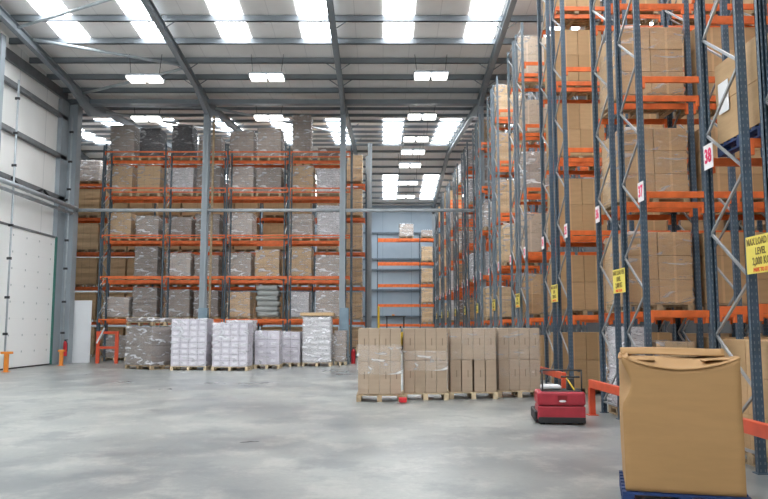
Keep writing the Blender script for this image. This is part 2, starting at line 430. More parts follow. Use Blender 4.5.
def beam_mesh(L, h=.10):
    def f():
        g = MB(); g.b2(0, L, -.022, .022, -h/2, h/2)
        for x in (0, L):
            s = 1 if x == 0 else -1
            g.b2(x, x+s*.045, -.03, .026, -.14, h/2)
        return g.mesh('beam', 'orange', .004)
    return cached(('bm', L, h), f)
def rack(label, X0, n, pitch, D0, dep, levels, top, mat='upright_blue', far=None, h=.10, skip=()):
    t = thing('pallet_rack', label, 'rack', (X0, D0, 0))
    for i in range(n+1):
        p = pitch if isinstance(pitch, float) else None
        x = i*pitch if p else sum(pitch[:i])
        fl = link('upright', upright_mesh(top, mat), t, (x, 0, 0))
        r = link('upright', upright_mesh(top, mat), t, (x, dep, 0), math.pi)
        link('bracing', brace_mesh(top, dep), t, (x, 0, 0))
        if i < n:
            L = (pitch if p else pitch[i])-BW
            for k, z in enumerate(levels):
                if (i, k) in skip: continue
                link('beam', beam_mesh(round(L, 3), h), t, (x+BW/2, -.01, z-h/2))
                link('beam', beam_mesh(round(L, 3), h), t, (x+BW/2, dep+.01, z-h/2))
    return t
# ---- goods
def pallet_mesh(w, d, mat):
    def f():
        g = MB()
        for i in range(3):
            x = -w/2+.05+(w-.1)*i/2
            g.b2(x-.05, x+.05, -d/2, d/2, 0, .02); g.b2(x-.05, x+.05, -d/2, d/2, .10, .122)
            for j in range(3):
                y = -d/2+.07+(d-.14)*j/2; g.b2(x-.05, x+.05, y-.07, y+.07, .02, .10)
        nb = 7
        for i in range(nb):
            y = -d/2+.05+(d-.1)*i/(nb-1); g.b2(-w/2, w/2, y-.045, y+.045, .122, .144)
        return g.mesh('wooden_pallet', mat)
    return cached(('pal', round(w, 2), round(d, 2), mat), f)
def pallet(x, y, z, label, w=1.2, d=1.1, mat='pallet_wood', rz=0, group=None, name='wooden_pallet'):
    return tag(link(name, pallet_mesh(w, d, mat), None, (x, y, z), rz), label, 'pallet', group)
PH = .144
def carton_mesh(w, d, h, mat):
    return cached(('car', round(w, 3), round(d, 3), round(h, 3), mat), lambda: MB().b2(-w/2, w/2, -d/2, d/2, -h/2, h/2).mesh('carton', mat, .006))
def gridbox(w, d, h, n, amp, seed, bulge=0., groove=None, topamp=None, lean=0., openz=False):
    """closed box of n divisions per metre whose skin wanders by amp"""
    nx, ny, nz = max(2, int(w*n)), max(2, int(d*n)), max(2, int(h*n))
    bm = bmesh.new(); vs = {}
    def V(i, j, k):
        if (i, j, k) not in vs:
            p = Vector((i/nx-.5, j/ny-.5, k/nz))
            q = Vector((p.x*w, p.y*d, p.z*h))
            nn = Vector((p.x*2 if abs(p.x) > .499 else 0, p.y*2 if abs(p.y) > .499 else 0, 1 if p.z > .999 else 0))
            s = noise.noise(Vector((q.x*3+seed*7, q.y*3+seed*3, q.z*5+seed)))*amp + noise.noise(Vector((q.x*9+seed, q.y*9, q.z*14)))*amp*.5
            s += bulge*(1-4*p.x**2)*(1-4*p.y**2)*0 + bulge*math.sin(math.pi*p.z)
            if groove:
                ph = (q.z/groove) % 1
                s -= .016*(1 if (ph < .18 or ph > .82) else 0)
            if nn.z: s = noise.noise(Vector((q.x*2+seed, q.y*2, 3)))*(amp if topamp is None else topamp)
            if nn.length: q += nn.normalized()*s
            q.x += lean*p.z*h
            vs[(i, j, k)] = bm.verts.new(q)
        return vs[(i, j, k)]
    for i in range(nx):
        for j in range(ny):
            for k in (() if openz else (0, nz)): bm.faces.new([V(i, j, k), V(i+1, j, k), V(i+1, j+1, k), V(i, j+1, k)])
    for i in range(nx):
        for k in range(nz):
            for j in (0, ny): bm.faces.new([V(i, j, k), V(i+1, j, k), V(i+1, j, k+1), V(i, j, k+1)])
    for j in range(ny):
        for k in range(nz):
            for i in (0, nx): bm.faces.new([V(i, j, k), V(i, j+1, k), V(i, j+1, k+1), V(i, j, k+1)])
    bmesh.ops.recalc_face_normals(bm, faces=bm.faces)
    return bm
def gb_mesh(name, mat, *a, smooth=True, **k):
    bm = gridbox(*a, **k); me = bpy.data.meshes.new(name)
    for f in bm.faces: f.smooth = smooth
    bm.to_mesh(me); bm.free(); me.materials.append(M[mat]); return me
GOODS = {'tan': ('goods_brown', 'film_grey', .42), 'brown': ('goods_brown', 'film_clear', .42), 'grey': ('goods_grey', 'film_grey', .26), 'silver': ('goods_silver', 'film_milky', .3), 'black': ('goods_black', 'film_clear', .45),
         'white': ('goods_white', 'film_milky', .22), 'taupe': ('goods_taupe', 'film_grey', .17), 'carton': ('goods_brown', 'film_clear', .42), 'lilac': ('goods_white', 'film_milky', .3)}
def load(style, x, y, z, w, d, h, label, film_on=True, group=None, rz=0, wood='pallet_wood', pal=True):
    """a pallet and, on it, one film-wrapped block of goods"""
    if pal: pallet(x, y, z, PALLAB(label), min(1.5, w+.04), min(1.4, d+.02), wood, rz, group and 'pallets under ' + group)
    mat, fm, gr = GOODS[style]; sd = random.randint(0, 3); hh = round(h*20)/20; ww = round(w*20)/20
    t = thing('wrapped_load', label, 'wrapped goods', (x, y, z+PH+.002 if pal else z), rz, group)
    link('goods', cached(('g', mat, ww, d, hh, sd), lambda: gb_mesh('goods', mat, ww, d, hh, 9, .012, sd, groove=gr, smooth=False)), t)
    if film_on:
        sd2 = random.randint(0, 3)
        link('stretch_film', cached(('f', fm, ww, d, hh, sd2), lambda: gb_mesh('stretch_film', fm, ww+.05, d+.05, hh+.025, 11, .042, sd2+10, topamp=.006)), t, (0, 0, .0))
    return t
def PALLAB(l):
    return ('pallet under the ' + l)
ORD = ['first', 'second', 'third', 'fourth', 'fifth', 'sixth', 'seventh', 'eighth', 'ninth', 'tenth', 'eleventh', 'twelfth']
# ------------------------------------------------------------------ right hand rack rows
LV = [1.807, 3.645, 5.483, 7.321, 9.16]
FD, GAP, PER, A0 = .952, .474, 4.686, 6.674
XR, PI_ = 4.04, 1.40
TOP = 10.35
def number_sign(t, num, dy, z=3.62):
    s = MB().b2(-.004, .004, -.12, .12, -.15, .15).build('number_sign', 'sign_white', t, (-.075, dy, z))
    s['label'] = 'white sign with pink number ' + str(num)
    text('lettering', str(num), .24, 'sign_pink', s, (-.007, 0, 0), SIDE, .008, .78)
def load_sign(t, dy):
    s = MB().b2(-.004, .004, -.31, .31, -.20, .20).build('load_sign', 'sign_yellow', t, (-.085, dy, 2.32))
    s['label'] = 'yellow load limit sign'
    text('lettering', 'MAX LOAD PER', .105, 'sign_black', s, (-.007, 0, .135), SIDE, .002, .78)
    text('lettering', 'LEVEL', .105, 'sign_black', s, (-.007, 0, .03), SIDE, .002, .8)
    text('lettering', '2,000 KG', .115, 'sign_black', s, (-.007, 0, -.075), SIDE, .002, .8)
    text('lettering', 'PARK TO U M', .06, 'sign_red', s, (-.007, 0, -.165), SIDE, .002, .9)
NR = 11
TENS = {3: 'thirty', 2: 'twenty'}; ONES = ['', 'one', 'two', 'three', 'four', 'five', 'six', 'seven', 'eight', 'nine']
def num(n):
    if n < 20: return {16: 'sixteen', 17: 'seventeen', 18: 'eighteen', 19: 'nineteen'}[n]
    return TENS[n//10]+('-'+ONES[n % 10] if n % 10 else '')
for k in range(NR):
    n0 = A0+PER*k; n1 = n0+FD+GAP
    nb = 5 if k < 3 else 3
    ra = rack('blue and orange pallet rack row %s at the aisle' % num(39-2*k), XR, nb, PI_, n0, FD, LV, TOP, 'upright_blue' if k < 3 else 'upright_mid_haze')
    rb = rack('blue and orange pallet rack row %s at the aisle' % num(38-2*k), XR, nb, PI_, n1, FD, LV, TOP, 'upright_blue' if k < 3 else 'upright_mid_haze')
    if k > 0: number_sign(ra, 39-2*k, -.13)
    number_sign(rb, 38-2*k, FD-.20)
    load_sign(rb, -.40)
# cartons
def carton_stack(row, rnum, D, bay, lvl, tiers, h, mat='carton_brown', deep=2, cols=2, W=1.16, z0=None, wood='pallet_wood', floor=False, palname='wooden_pallet', shelf=None):
    x = XR+PI_*(bay+.5); z = z0 if z0 is not None else (0 if lvl == 0 else LV[lvl-1]+.002)
    where = 'on floor' if lvl == 0 else 'on %s shelf' % ORD[lvl-1]
    bw = 'aisle bay' if bay == 0 else ('inner bay' if bay == 1 else 'third bay')
    pallet(x, D, z, '%s pallet under cartons %s of rack %s, %s' % ('blue' if 'blue' in wood else 'wooden', where, num(rnum), bw), 1.17, 1.12, wood)
    cw = W/cols; dd = 1.12/2
    for c in range(cols):
        for t in range(tiers):
            for q in range(deep):
                o = link('carton', carton_mesh(cw-.008, dd-.008, h-.004, mat), None, (x-W/2+cw*(c+.5)+random.uniform(-.003, .003), D-1.12/2+dd*(q+.5)+random.uniform(-.002, .002), z+PH+.003+h*(t+.5)))
                tier = {1: ['lone'], 2: ['lower', 'upper'], 3: ['bottom', 'middle', 'top']}[tiers][t]
                tag(o, 'brown carton, %s tier, %s %s column, %s, rack %s, %s' % (tier, ['front', 'rear'][q], ['aisle-side', 'inner'][c] if cols == 2 else ORD[c], where, num(rnum), bw), 'carton')
    return x, z
def mid(k, far): return A0+PER*k+(FD+GAP if far else 0)+FD/2
def film_over(x, y, z, w, d, h, label, mat='film_clear'):
    o = link('stretch_film', gb_mesh('stretch_film', mat, w, d, h, 13, .012, random.randint(0, 50), topamp=.004), None, (x, y, z)); return tag(o, label, 'film')
# rack 36
D36 = mid(1, 1)
for lv in (1, 2, 3):
    carton_stack(0, 36, D36, 0, lv, 3, .41)
    carton_stack(0, 36, D36, 1, lv, 3, .41, deep=1)
    film_over(XR+PI_*.5, D36, LV[lv-1]+PH+.002, 1.185, 1.16, 1.245, 'clear stretch film around the cartons on %s shelf of rack thirty-six aisle bay' % ORD[lv-1])
carton_stack(0, 36, D36, 1, 0, 3, .41, deep=1)
load('lilac', XR+.32, D36, 0, .40, 1.1, 1.42, 'slim pale wrapped load on the floor of rack thirty-six by the aisle', wood='pallet_wood')
load('brown', XR+.95, D36, 0, .65, 1.05, 1.15, 'brown wrapped load on the floor of rack thirty-six, inner side')
# rack 34
D34 = mid(2, 1)
for lv in (0, 1, 2, 3, 4, 5):
    carton_stack(0, 34, D34, 0, lv, 2, .64)
    carton_stack(0, 34, D34, 1, lv, 2, .64, deep=1)
# rack 32
D32_ = mid(3, 1)
for lv in (0, 1, 2, 3, 4, 5):
    if lv in (0, 1, 2, 4, 5): carton_stack(0, 32, D32_, 0, lv, 2, .58 if lv != 4 else .5, 'carton_beige' if lv > 1 else 'carton_brown', deep=1 if lv != 2 else 2)
    else: load('silver', XR+PI_*.5, D32_, LV[2]+.002, 1.12, 1.08, 1.2, 'silvery wrapped load on third shelf of rack thirty-two aisle bay')
    if lv: film_over(XR+PI_*.5, D32_, (LV[lv-1])+PH+.002, 1.2, 1.17, 1.2, 'clear film over the load on %s shelf of rack thirty-two aisle bay' % ORD[lv-1], 'film_clear') if lv != 3 else None
# rack 38
D38 = mid(0, 1)
carton_stack(0, 38, D38-.12, 0, 2, 2, .50, wood='pallet_blue')
carton_stack(0, 38, D38, 0, 0, 3, .42, mat='carton_brown')
lab = MB().b2(-.003, .003, -.13, .13, -.19, .19).build('paper_label', 'paper_label', None, (XR+.108, D38+.20, LV[1]+PH+.55)); tag(lab, 'white paper label stuck on the cartons above the blue pallet in rack thirty-eight', 'label')
# farther rows
STY = ['white', 'brown', 'silver', 'brown', 'white', 'brown', 'grey', 'silver', 'brown', 'white', 'brown']
for k in range(4, NR):
    for far in (0, 1):
        rn = (38 if far else 39)-2*k
        for lv in range(0, 6):
            if (k*7+far*3+lv*5) % 6 == 0: continue
            if not far and (k+lv) % 2: continue
            st = STY[(k*3+far*5+lv*(2 if far else 1)) % 11]
            z = 0 if lv == 0 else LV[lv-1]+.002
            load(st, XR+PI_*.5, mid(k, far), z, 1.12, 1.06, random.choice((1.0, 1.2, 1.3)), '%s wrapped load %s of rack %s' % (st, 'on floor' if lv == 0 else 'on %s shelf' % ORD[lv-1], num(rn)), film_on=k < 8)
for k in range(3):
    for far in (0, 1):
        rn = (38 if far else 39)-2*k
        for bay in range(2 if far else 3, 5):
            for lv in range(0, 5 if k < 2 else 6):
                load('brown', XR+PI_*(bay+.5), mid(k, far), 0 if lv == 0 else LV[lv-1]+.002, 1.12, 1.06, 1.25, 'brown load %s of rack %s, %s bay in' % ('on floor' if lv == 0 else 'on %s shelf' % ORD[lv-1], num(rn), ORD[bay]), film_on=False)
# guard rails at the rack ends
def guard(y0, y1, label):
    t = thing('guard_rail', label, 'barrier', (3.72, y0, 0)); L = y1-y0
    MB().b2(-.04, .04, -.05, L+.05, .48, .62).build('rail', 'guard_orange', t, bev=.008)
    for y in (0, L):
        p = MB().b2(-.05, .05, y-.05, y+.05, 0, .48); p.b2(-.09, .09, y-.09, y+.09, 0, .012); p.build('post', 'guard_orange', t)
guard(6.5, 8.95, 'orange steel guard rail at the foot of racks thirty-eight and thirty-nine')
guard(10.95, 13.38, 'orange steel guard rail at the foot of racks thirty-six and thirty-seven')
guard(15.4, 18.4, 'orange steel guard rail at the foot of racks thirty-four and thirty-five')
# ------------------------------------------------------------------ far side racks
LA = [1.9, 3.80, 5.66, 7.80, 9.47]
rack('empty front rack row of the far storage block behind the floor pallets', -12.62, 4, 2.80, 33.0, FD, LA, 9.75, 'upright_far_haze', h=.06)
LB = [1.86, 3.72, 5.56, 7.66, 9.38]
XB, PB, DB = -13.1, 2.83, 34.5
rack('loaded middle rack row of the far storage block full of wrapped goods', XB, 4, PB, DB, FD, LB, 10.2, 'upright_far_haze', h=.15)
XC, PC, DC = -17.75, 2.81, 39.1
rack('rearmost rack row of the far storage block with brown carton loads', XC, 6, PC, DC, FD, LV, 9.7, 'upright_far_haze', h=.15)
def zt(y, D): return at(250, y, D)[1]
ROWB = {
 5: [('grey', 126), ('black', 129), ('black', 126), ('grey', 137), ('grey', 132), ('grey', 129), ('grey', 115), ('taupe', 148)],
 4: [('tan', 165), ('carton', 163), ('white', 168), ('grey', 165), ('silver', 167), ('grey', 168), ('tan', 164), ('white', 169)],
 3: [('tan', 213), ('silver', 216), ('grey', 218), ('grey', 214), ('silver', 213), None, ('silver', 214), ('white', 206)],
 2: [None, ('grey', 247), ('silver', 253), ('grey', 255), ('silver', 253), ('tan', 250), ('tan', 248), ('silver', 256)],
 1: [('silver', 297), ('grey', 288), ('grey', 290), ('taupe', 291), ('tan', 292), ('sacks', 283), ('white', 292), ('silver', 291)],
 0: [('grey', 336), ('brown', 334), ('grey', 336), ('grey', 335), ('brown', 336), ('grey', 334), ('grey', 336), ('grey', 334)]}
for lv, row in ROWB.items():
    for i, sp in enumerate(row):
        if not sp: continue
        bay, q = divmod(i, 2); xc = XB+PB*bay+.05+(PB-.1)*(.26 if q == 0 else .74)
        z = 0 if lv == 0 else LB[lv-1]+.003
        where = 'floor' if lv == 0 else '%s shelf' % ORD[lv-1]
        labt = 'load, %s along the %s, middle far rack' % (ORD[i], where)
        h = zt(sp[1], DB)-z-PH
        if lv < 5: h = min(h, LB[lv]-.15-z-PH-.10)
        if sp[0] == 'sacks':
            t = thing('sack_pile', 'pile of grey sacks on a pallet on the first shelf of the far racks', 'sacks', (xc, DB+.48, z+PH+.002))
            pallet(xc, DB+.48, z, 'pallet under the pile of grey sacks on the far rack', 1.1, 1.1)
            for s in range(6):
                bm = gridbox(.95, .85, .235, 10, .02, s+3, bulge=.045)
                me = bpy.data.meshes.new('sack')
                for f in bm.faces: f.smooth = True
                bm.to_mesh(me); bm.free(); me.materials.append(M['sack_grey'])
                link('sack', me, t, ((-1)**s*.03, 0, s*.245))
            continue
        w = {('black', 5): .95, ('white', 1): .85}.get((sp[0], lv), random.choice((1.05, 1.1, 1.15)))
        if lv == 5 and i == 6: w = .85
        load(sp[0], xc, DB+.48, z, w, 1.08, h, {'grey': 'grey', 'black': 'black', 'silver': 'silvery', 'white': 'white', 'taupe': 'taupe', 'tan': 'tan', 'carton': 'brown carton', 'brown': 'brown'}[sp[0]]+' '+labt, wood='pallet_pale')
for bay in range(6):
    for q in (0, 1):
        for lv in range(0, 6):
            i = bay*2+q
            if lv == 5 and 3 < i < 9: continue
            xc = XC+PC*bay+.05+(PC-.1)*(.26 if q == 0 else .74)
            z = 0 if lv == 0 else LV[lv-1]+.003
            st = 'silver' if (lv == 5 and i < 9) else 'brown'
            where = 'floor' if lv == 0 else '%s shelf' % ORD[lv-1]
            load(st, xc, DC+.48, z, 1.22 if st == 'brown' and i < 10 else 1.12, 1.06, 1.38 if st == 'brown' else 1.1, ('silvery' if st == 'silver' else 'brown carton')+' load, %s along the %s, rearmost far rack' % (ORD[i], where), film_on=st != 'brown' or i > 9)
# rack against the back wall
rack('rack with orange beams against the blue back wall at the aisle end', -.42, 2, [3.4, 1.15], 59.0, .9, [1.77, 3.34, 4.93, 6.68, 8.6], 9.0, 'upright_far_haze', h=.2)
for i, z in enumerate((0, 1.77, 3.34, 4.93, 6.68)):
    load('brown', 3.55, 59.45, z+.003, .86, 1.0, 1.10, 'small brown load %s of the back wall rack' % ('on the floor' if i == 0 else 'on the %s shelf' % ORD[i-1]))
load('silver', 1.9, 59.45, 8.6+.003, 1.1, 1.0, 1.0, 'silvery load on the top beams of the rack against the back wall')
load('grey', 3.55, 59.45, 8.6+.003, .86, 1.0, .5, 'low grey load on the top beams of the back wall rack')
# ------------------------------------------------------------------ pallets standing on the floor by the far racks
def floor_load(x0, x1, ytop, D, style, label, d=1.0, rz=0, wood='pallet_pale', grid=None, cm='carton_lilac', fm='film_thin'):
    X0, zt_ = at(x0, ytop, D); X1, _ = at(x1, ytop, D); w = X1-X0; xc = (X0+X1)/2; h = zt_-PH
    if grid is None: return load(style, xc, D+d/2, 0, w, d, h, label, wood=wood, rz=rz)
    pallet(xc, D+d/2, 0, PALLAB(label), w+.04, d+.02, wood, rz)
    t = thing('wrapped_load', label, 'wrapped goods', (xc, D+d/2, PH+.002), rz)
    nc, nt_ = grid; cw = w/nc; ch = h/nt_; nd = 2; dd = d/nd
    for c in range(nc):
        for r in range(nt_):
            for q in range(nd):
                if q and 0 < c < nc-1 and r < nt_-1: continue
                link('carton', carton_mesh(cw-.006, dd-.006, ch-.005, cm), t, (-w/2+cw*(c+.5), -d/2+dd*(q+.5), ch*(r+.5)))
    link('stretch_film', gb_mesh('stretch_film', fm, w+.05, d+.05, h+.03, 13, .016, random.randint(0, 50), topamp=.006), t)
    return t
floor_load(172, 207, 319, 26.9, None, 'tall pallet of pale lilac cartons in front of the grey column', 1.05, grid=(4, 8))
floor_load(213, 248, 323, 26.6, None, 'tall pallet of pale cartons with slumped film next to lilac one', 1.05, grid=(4, 7))
floor_load(226, 253, 321, 28.1, 'white', 'pale wrapped load partly hidden behind the cartons with slumped film', .9)
floor_load(255, 279.5, 331, 28.0, None, 'short pallet of eight small labelled pale cartons, first of two', .9, grid=(2, 4))
floor_load(281, 300, 332, 29.5, None, 'short pallet of pale labelled cartons beside the tan topped load', .9, grid=(2, 4))
floor_load(335, 346, 331, 30.4, 'grey', 'narrow grey wrapped load tucked behind the blue grey column guard', .8)
# tan topped load: two wide cartons below wrapped bundles, cardboard lid on top
t = floor_load(303, 331, 317, 29.6, 'white', 'wrapped pale bundles under a tan cardboard cover', 1.0)
X0, z0 = at(317, 317, 29.6)
o = MB().b2(-.66, .66, -.56, .56, 0, .13).build('cardboard_cover', 'goods_brown', None, (X0, 30.1, z0+.045), bev=.01); tag(o, 'tan cardboard cover on the wrapped pale bundles', 'cardboard cover')
# dark double pallet
g = 20
load('taupe', -8.70, 28.1, 0, 1.42, 1.15, 1.38, 'dark taupe wrapped load, lower of two stacked by the orange stand', rz=R(-33), wood='pallet_wood')
load('taupe', -8.70, 28.1, PH+1.44, 1.42, 1.15, .15, 'flat taupe wrapped load stacked on the darker one below', rz=R(-33), wood='pallet_wood')
# ------------------------------------------------------------------ row of four tan carton pallets
def tan_load(n, x0, x1, D, split=False):
    X0 = at(x0, 360, D)[0]; X1 = at(x1, 360, D)[0]; w = X1-X0; xc = (X0+X1)/2; d = .8
    nm = ['first', 'second', 'third', 'fourth'][n]
    pallet(xc, D+d/2, 0, 'pallet under the %s load of tall tan cartons counted from the grey column' % nm, w+.06, d+.04, 'pallet_pale' if n else 'pallet_wood')
    cw = w/4; h = .692
    for c in range(4):
        for t in range(2):
            for q in range(2):
                off = 0
                if split and t == 0: off = -.012 if c < 2 else .012
                cc = cw-(.018 if split and t == 0 else .005)
                o = link('carton', carton_mesh(cc, d/2-.006, h-.006, 'carton_tan'), None, (X0+cw*(c+.5)+off*(1 if split else 0), D+d/4+q*d/2, PH+.003+h*(t+.5)))
                tag(o, '%s tan carton along, %s %s row, %s tan load from the grey column' % (ORD[c], ['lower', 'upper'][t], ['front', 'rear'][q], nm), 'carton')
    if not split:
        zb, hb = [(.42, .62), (.48, .42), 0, (.30, 1.09)][n]
        o = link('stretch_film', gb_mesh('stretch_film', 'film_tan%d' % (n // 2), w+.04, d+.04, hb, 16, .006, n+60, topamp=.001, openz=True), None, (xc, D+d/2, PH+zb))
    else:
        o = link('stretch_film', gb_mesh('stretch_film', 'film_tan1', w+.04, d+.04, .70, 16, .006, n+60, topamp=.001, openz=True), None, (xc, D+d/2, PH+.70))
    tag(o, 'wrinkled clear stretch film around the %s tan carton load from the grey column' % nm, 'film')
film('film_tan0', .10, .75, (1, 1, 1), sc=(1, 1, 2.6), ns=1.7); film('film_tan1', .03, .45, (1, 1, 1), sc=(1, 1, 3), ns=1.2)  # pure white tint paints the bright sheen of the film on these loads
tan_load(0, 358, 401, 15.72); tan_load(1, 404, 447, 16.05); tan_load(2, 450.5, 496, 16.3, True); tan_load(3, 498.5, 540, 16.65)
o = MB().b2(-.08, .08, -.25, .0, .02, .1).b2(-.05, .05, -.31, -.25, .02, .07).build('wheel_chock', 'signal_red', None, (.415, 15.66, 0)); tag(o, 'small red wheel chock on the floor between first and second tan loads', 'chock')
# ------------------------------------------------------------------ big box in front on blue pallet
ang = math.atan2(-.26, .91)
fl = Vector((2.11, 6.60)); ux = Vector((math.cos(ang), math.sin(ang))); uy = Vector((-ux.y, ux.x))
W, Dp = .955, .92
cen = fl+ux*W/2+uy*Dp/2
pallet(cen.x, cen.y, 0, 'blue wooden pallet under the big open cardboard box', 1.02, 1.0, 'pallet_blue', ang)
bt = thing('cardboard_box', 'big brown cardboard box with loosely folded top on a blue pallet', 'box', (cen.x, cen.y, PH+.003), ang)
NX, NZ = 24, 26
def ring(s, z01, top_fn, bow):
    """point on the box wall: s in 0..4 around, z01 0..1"""
    k = int(s) % 4; t = s-int(s)
    cs = [(-.5, -.5), (.5, -.5), (.5, .5), (-.5, .5)]
    a, b_ = cs[k], cs[(k+1) % 4]
    x = (a[0]+(b_[0]-a[0])*t)*W; y = (a[1]+(b_[1]-a[1])*t)*Dp
    nx, ny = [(0, -1), (1, 0), (0, 1), (-1, 0)][k]
    bul = bow*math.sin(math.pi*t)*math.sin(math.pi*min(1, z01*1.02))
    bul += .006*noise.noise(Vector((s*3, z01*4, 1)))
    z = z01*top_fn(s)
    return Vector((x+nx*bul, y+ny*bul, z))
def topf(s):
    k = int(s) % 4; t = s-int(s)
    sag = [.105, .03, .03, .05][k]
    base = 1.145
    return base-sag*math.sin(math.pi*t)**.8
bm = bmesh.new(); NS = 64; grid = []
for j in range(NZ+1):
    row = []
    for i in range(NS):
        p = ring(i*4/NS, j/NZ, topf, .02)
        zz = j/NZ
        if .64 < zz < .97:      # the near left corner is crumpled inwards under the folded top
            wgt = max(0, 1-((p.x+W/2)/.10)) * max(0, min(1, 1-(p.y+Dp/2)/.55))
            p.x += .075*math.sin((zz-.64)/.33*math.pi)**1.3*wgt
        row.append(bm.verts.new(p))
    grid.append(row)
for j in range(NZ):
    for i in range(NS): bm.faces.new([grid[j][i], grid[j][(i+1) % NS], grid[j+1][(i+1) % NS], grid[j+1][i]])
bm.faces.new(list(reversed(grid[0])))
bmesh.ops.recalc_face_normals(bm, faces=bm.faces)
for f in bm.faces: f.smooth = len(f.verts) == 4
me = bpy.data.meshes.new('walls'); bm.to_mesh(me); bm.free(); me.materials.append(M['big_box'])
wl = link('box_walls', me, bt); md = wl.modifiers.new('thick', 'SOLIDIFY'); md.thickness = .008
def flap(name, P0, P1, n=20, m_=6, th=.007):
    """sheet between two curves P0(t), P1(t)"""
    bm = bmesh.new(); g = []
    for i in range(n+1):
        t = i/n; a, b_ = Vector(P0(t)), Vector(P1(t)); r = []
        for j in range(m_+1):
            u = j/m_; p = a.lerp(b_, u); p.z += .012*math.sin(math.pi*u)*math.sin(2.2*math.pi*t+1)
            r.append(bm.verts.new(p))
        g.append(r)
    for i in range(n):
        for j in range(m_): bm.faces.new([g[i][j], g[i+1][j], g[i+1][j+1], g[i][j+1]])
    for f in bm.faces: f.smooth = True
    bmesh.ops.recalc_face_normals(bm, faces=bm.faces)
    me = bpy.data.meshes.new(name); bm.to_mesh(me); bm.free(); me.materials.append(M['big_box'])
    o = link(name, me, bt); md = o.modifiers.new('thick', 'SOLIDIFY'); md.thickness = th; md.offset = 0
    return o
sg = lambda t: math.sin(math.pi*t)**.8
flap('front_flap', lambda t: ((t-.5)*(W+.01), -Dp/2-.018*math.sin(math.pi*t), topf(t)+.004), lambda t: ((t-.5)*(W-.03)+.01, -.10, 1.135+.010*math.sin(7*t)))
flap('rear_flap', lambda t: ((t-.5)*(W-.02), Dp/2, 1.165-.01*sg(t)), lambda t: ((t-.5)*(W-.06)-.03, -.02, 1.215+.006*math.sin(5*t)))
flap('flap_edge', lambda t: ((t-.5)*(W-.06)-.03, -.02, 1.215+.006*math.sin(5*t)), lambda t: ((t-.5)*(W-.07)-.03, -.095, 1.155+.006*math.sin(5*t)))
flap('side_flap', lambda t: (-W/2, (t-.5)*Dp*.9, 1.10+.03*t), lambda t: (-W/2+.28, (t-.5)*Dp*.8, 1.115))
flap('side_flap', lambda t: (W/2, (t-.5)*Dp*.9, 1.12), lambda t: (W/2-.28, (t-.5)*Dp*.8, 1.115))
flap('corner_fold', lambda t: (-W/2-.035+.09*t, -Dp/2+.01, 1.135), lambda t: (-W/2-.005+.07*t, Dp/2*.1, 1.17))
# ------------------------------------------------------------------ red pallet truck
tr = thing('pallet_truck', 'red ride-on pallet truck with black grab frame parked by the racks', 'pallet truck', (2.86, 12.03, 0), R(-7))
def rbox(x0, x1, y0, y1, z0, z1, mat, name, bev=.03, parent=tr): return MB().b2(x0, x1, y0, y1, z0, z1).build(name, mat, parent, bev=bev)
rbox(-.38, .38, 0, .62, .30, .52, 'red_paint', 'body', .035)
rbox(-.375, .375, .01, .60, .07, .292, 'red_paint', 'lower_body', .02)
rbox(-.42, -.36, .10, .95, .03, .20, 'black_rubber', 'side_bumper', .02)
rbox(-.36, .36, .62, .95, .08, .20, 'black_rubber', 'platform', .01)
rbox(-.37, .37, -.012, .012, .03, .12, 'black_rubber', 'bumper', .008)
for x in (-.30, .30):
    MB().tube((x-.04, .12, .085), (x+.04, .12, .085), .083, 20).build('wheel', 'black_rubber', tr, smooth=False)
for x in (-.2, .2): rbox(x-.08, x+.08, .95, 1.5, .02, .07, 'red_paint', 'fork', .008)
fr = MB()
for a, b_ in (((-.29, .08, .50), (-.29, .08, .86)), ((-.29, .08, .86), (.33, .08, .86)), ((.33, .08, .86), (.33, .08, .50)), ((.33, .08, .86), (.33, .45, .82)), ((-.29, .08, .86), (-.29, .45, .82))): fr.tube(a, b_, .013, 8)
fr.build('grab_frame', 'black_steel', tr, smooth=True)
rbox(-.30, .33, .04, .55, .50, .535, 'black_steel', 'deck', .008)
rbox(.12, .24, .25, .40, .535, .72, 'black_steel', 'control_column', .01)
fr = MB().tube((.03, .3, .74), (.33, .3, .74), .016, 8); fr.build('handlebar', 'black_steel', tr)
lv = MB().tube((.22, .1, .54), (.12, .28, .72), .012, 8); lv.build('lever', 'yellow_paint', tr)
rc = rbox(-.06, .09, -.006, .004, .38, .46, 'red_dark', 'recess', 0)
em = MB()
em.v = [(.055*math.cos(a*math.pi/10), -.012, .018*math.sin(a*math.pi/10)) for a in range(20)]+[(.055*math.cos(a*math.pi/10), -.004, .018*math.sin(a*math.pi/10)) for a in range(20)]
em.f = [tuple(range(20)), tuple(range(39, 19, -1))]+[(i, (i+1) % 20, 20+(i+1) % 20, 20+i) for i in range(20)]
em.build('emblem', 'white_plastic', tr, (.015, 0, .375))
bm = gridbox(.27, .18, .07, 20, .012, 4, bulge=.03); me = bpy.data.meshes.new('folded_sheet')
for f in bm.faces: f.smooth = True
bm.to_mesh(me); bm.free(); me.materials.append(M['white_plastic']); o = link('cleaning_cloth', me, None, (2.74, 12.27, .552)); tag(o, 'crumpled white cloth lying on the red pallet truck', 'cloth')
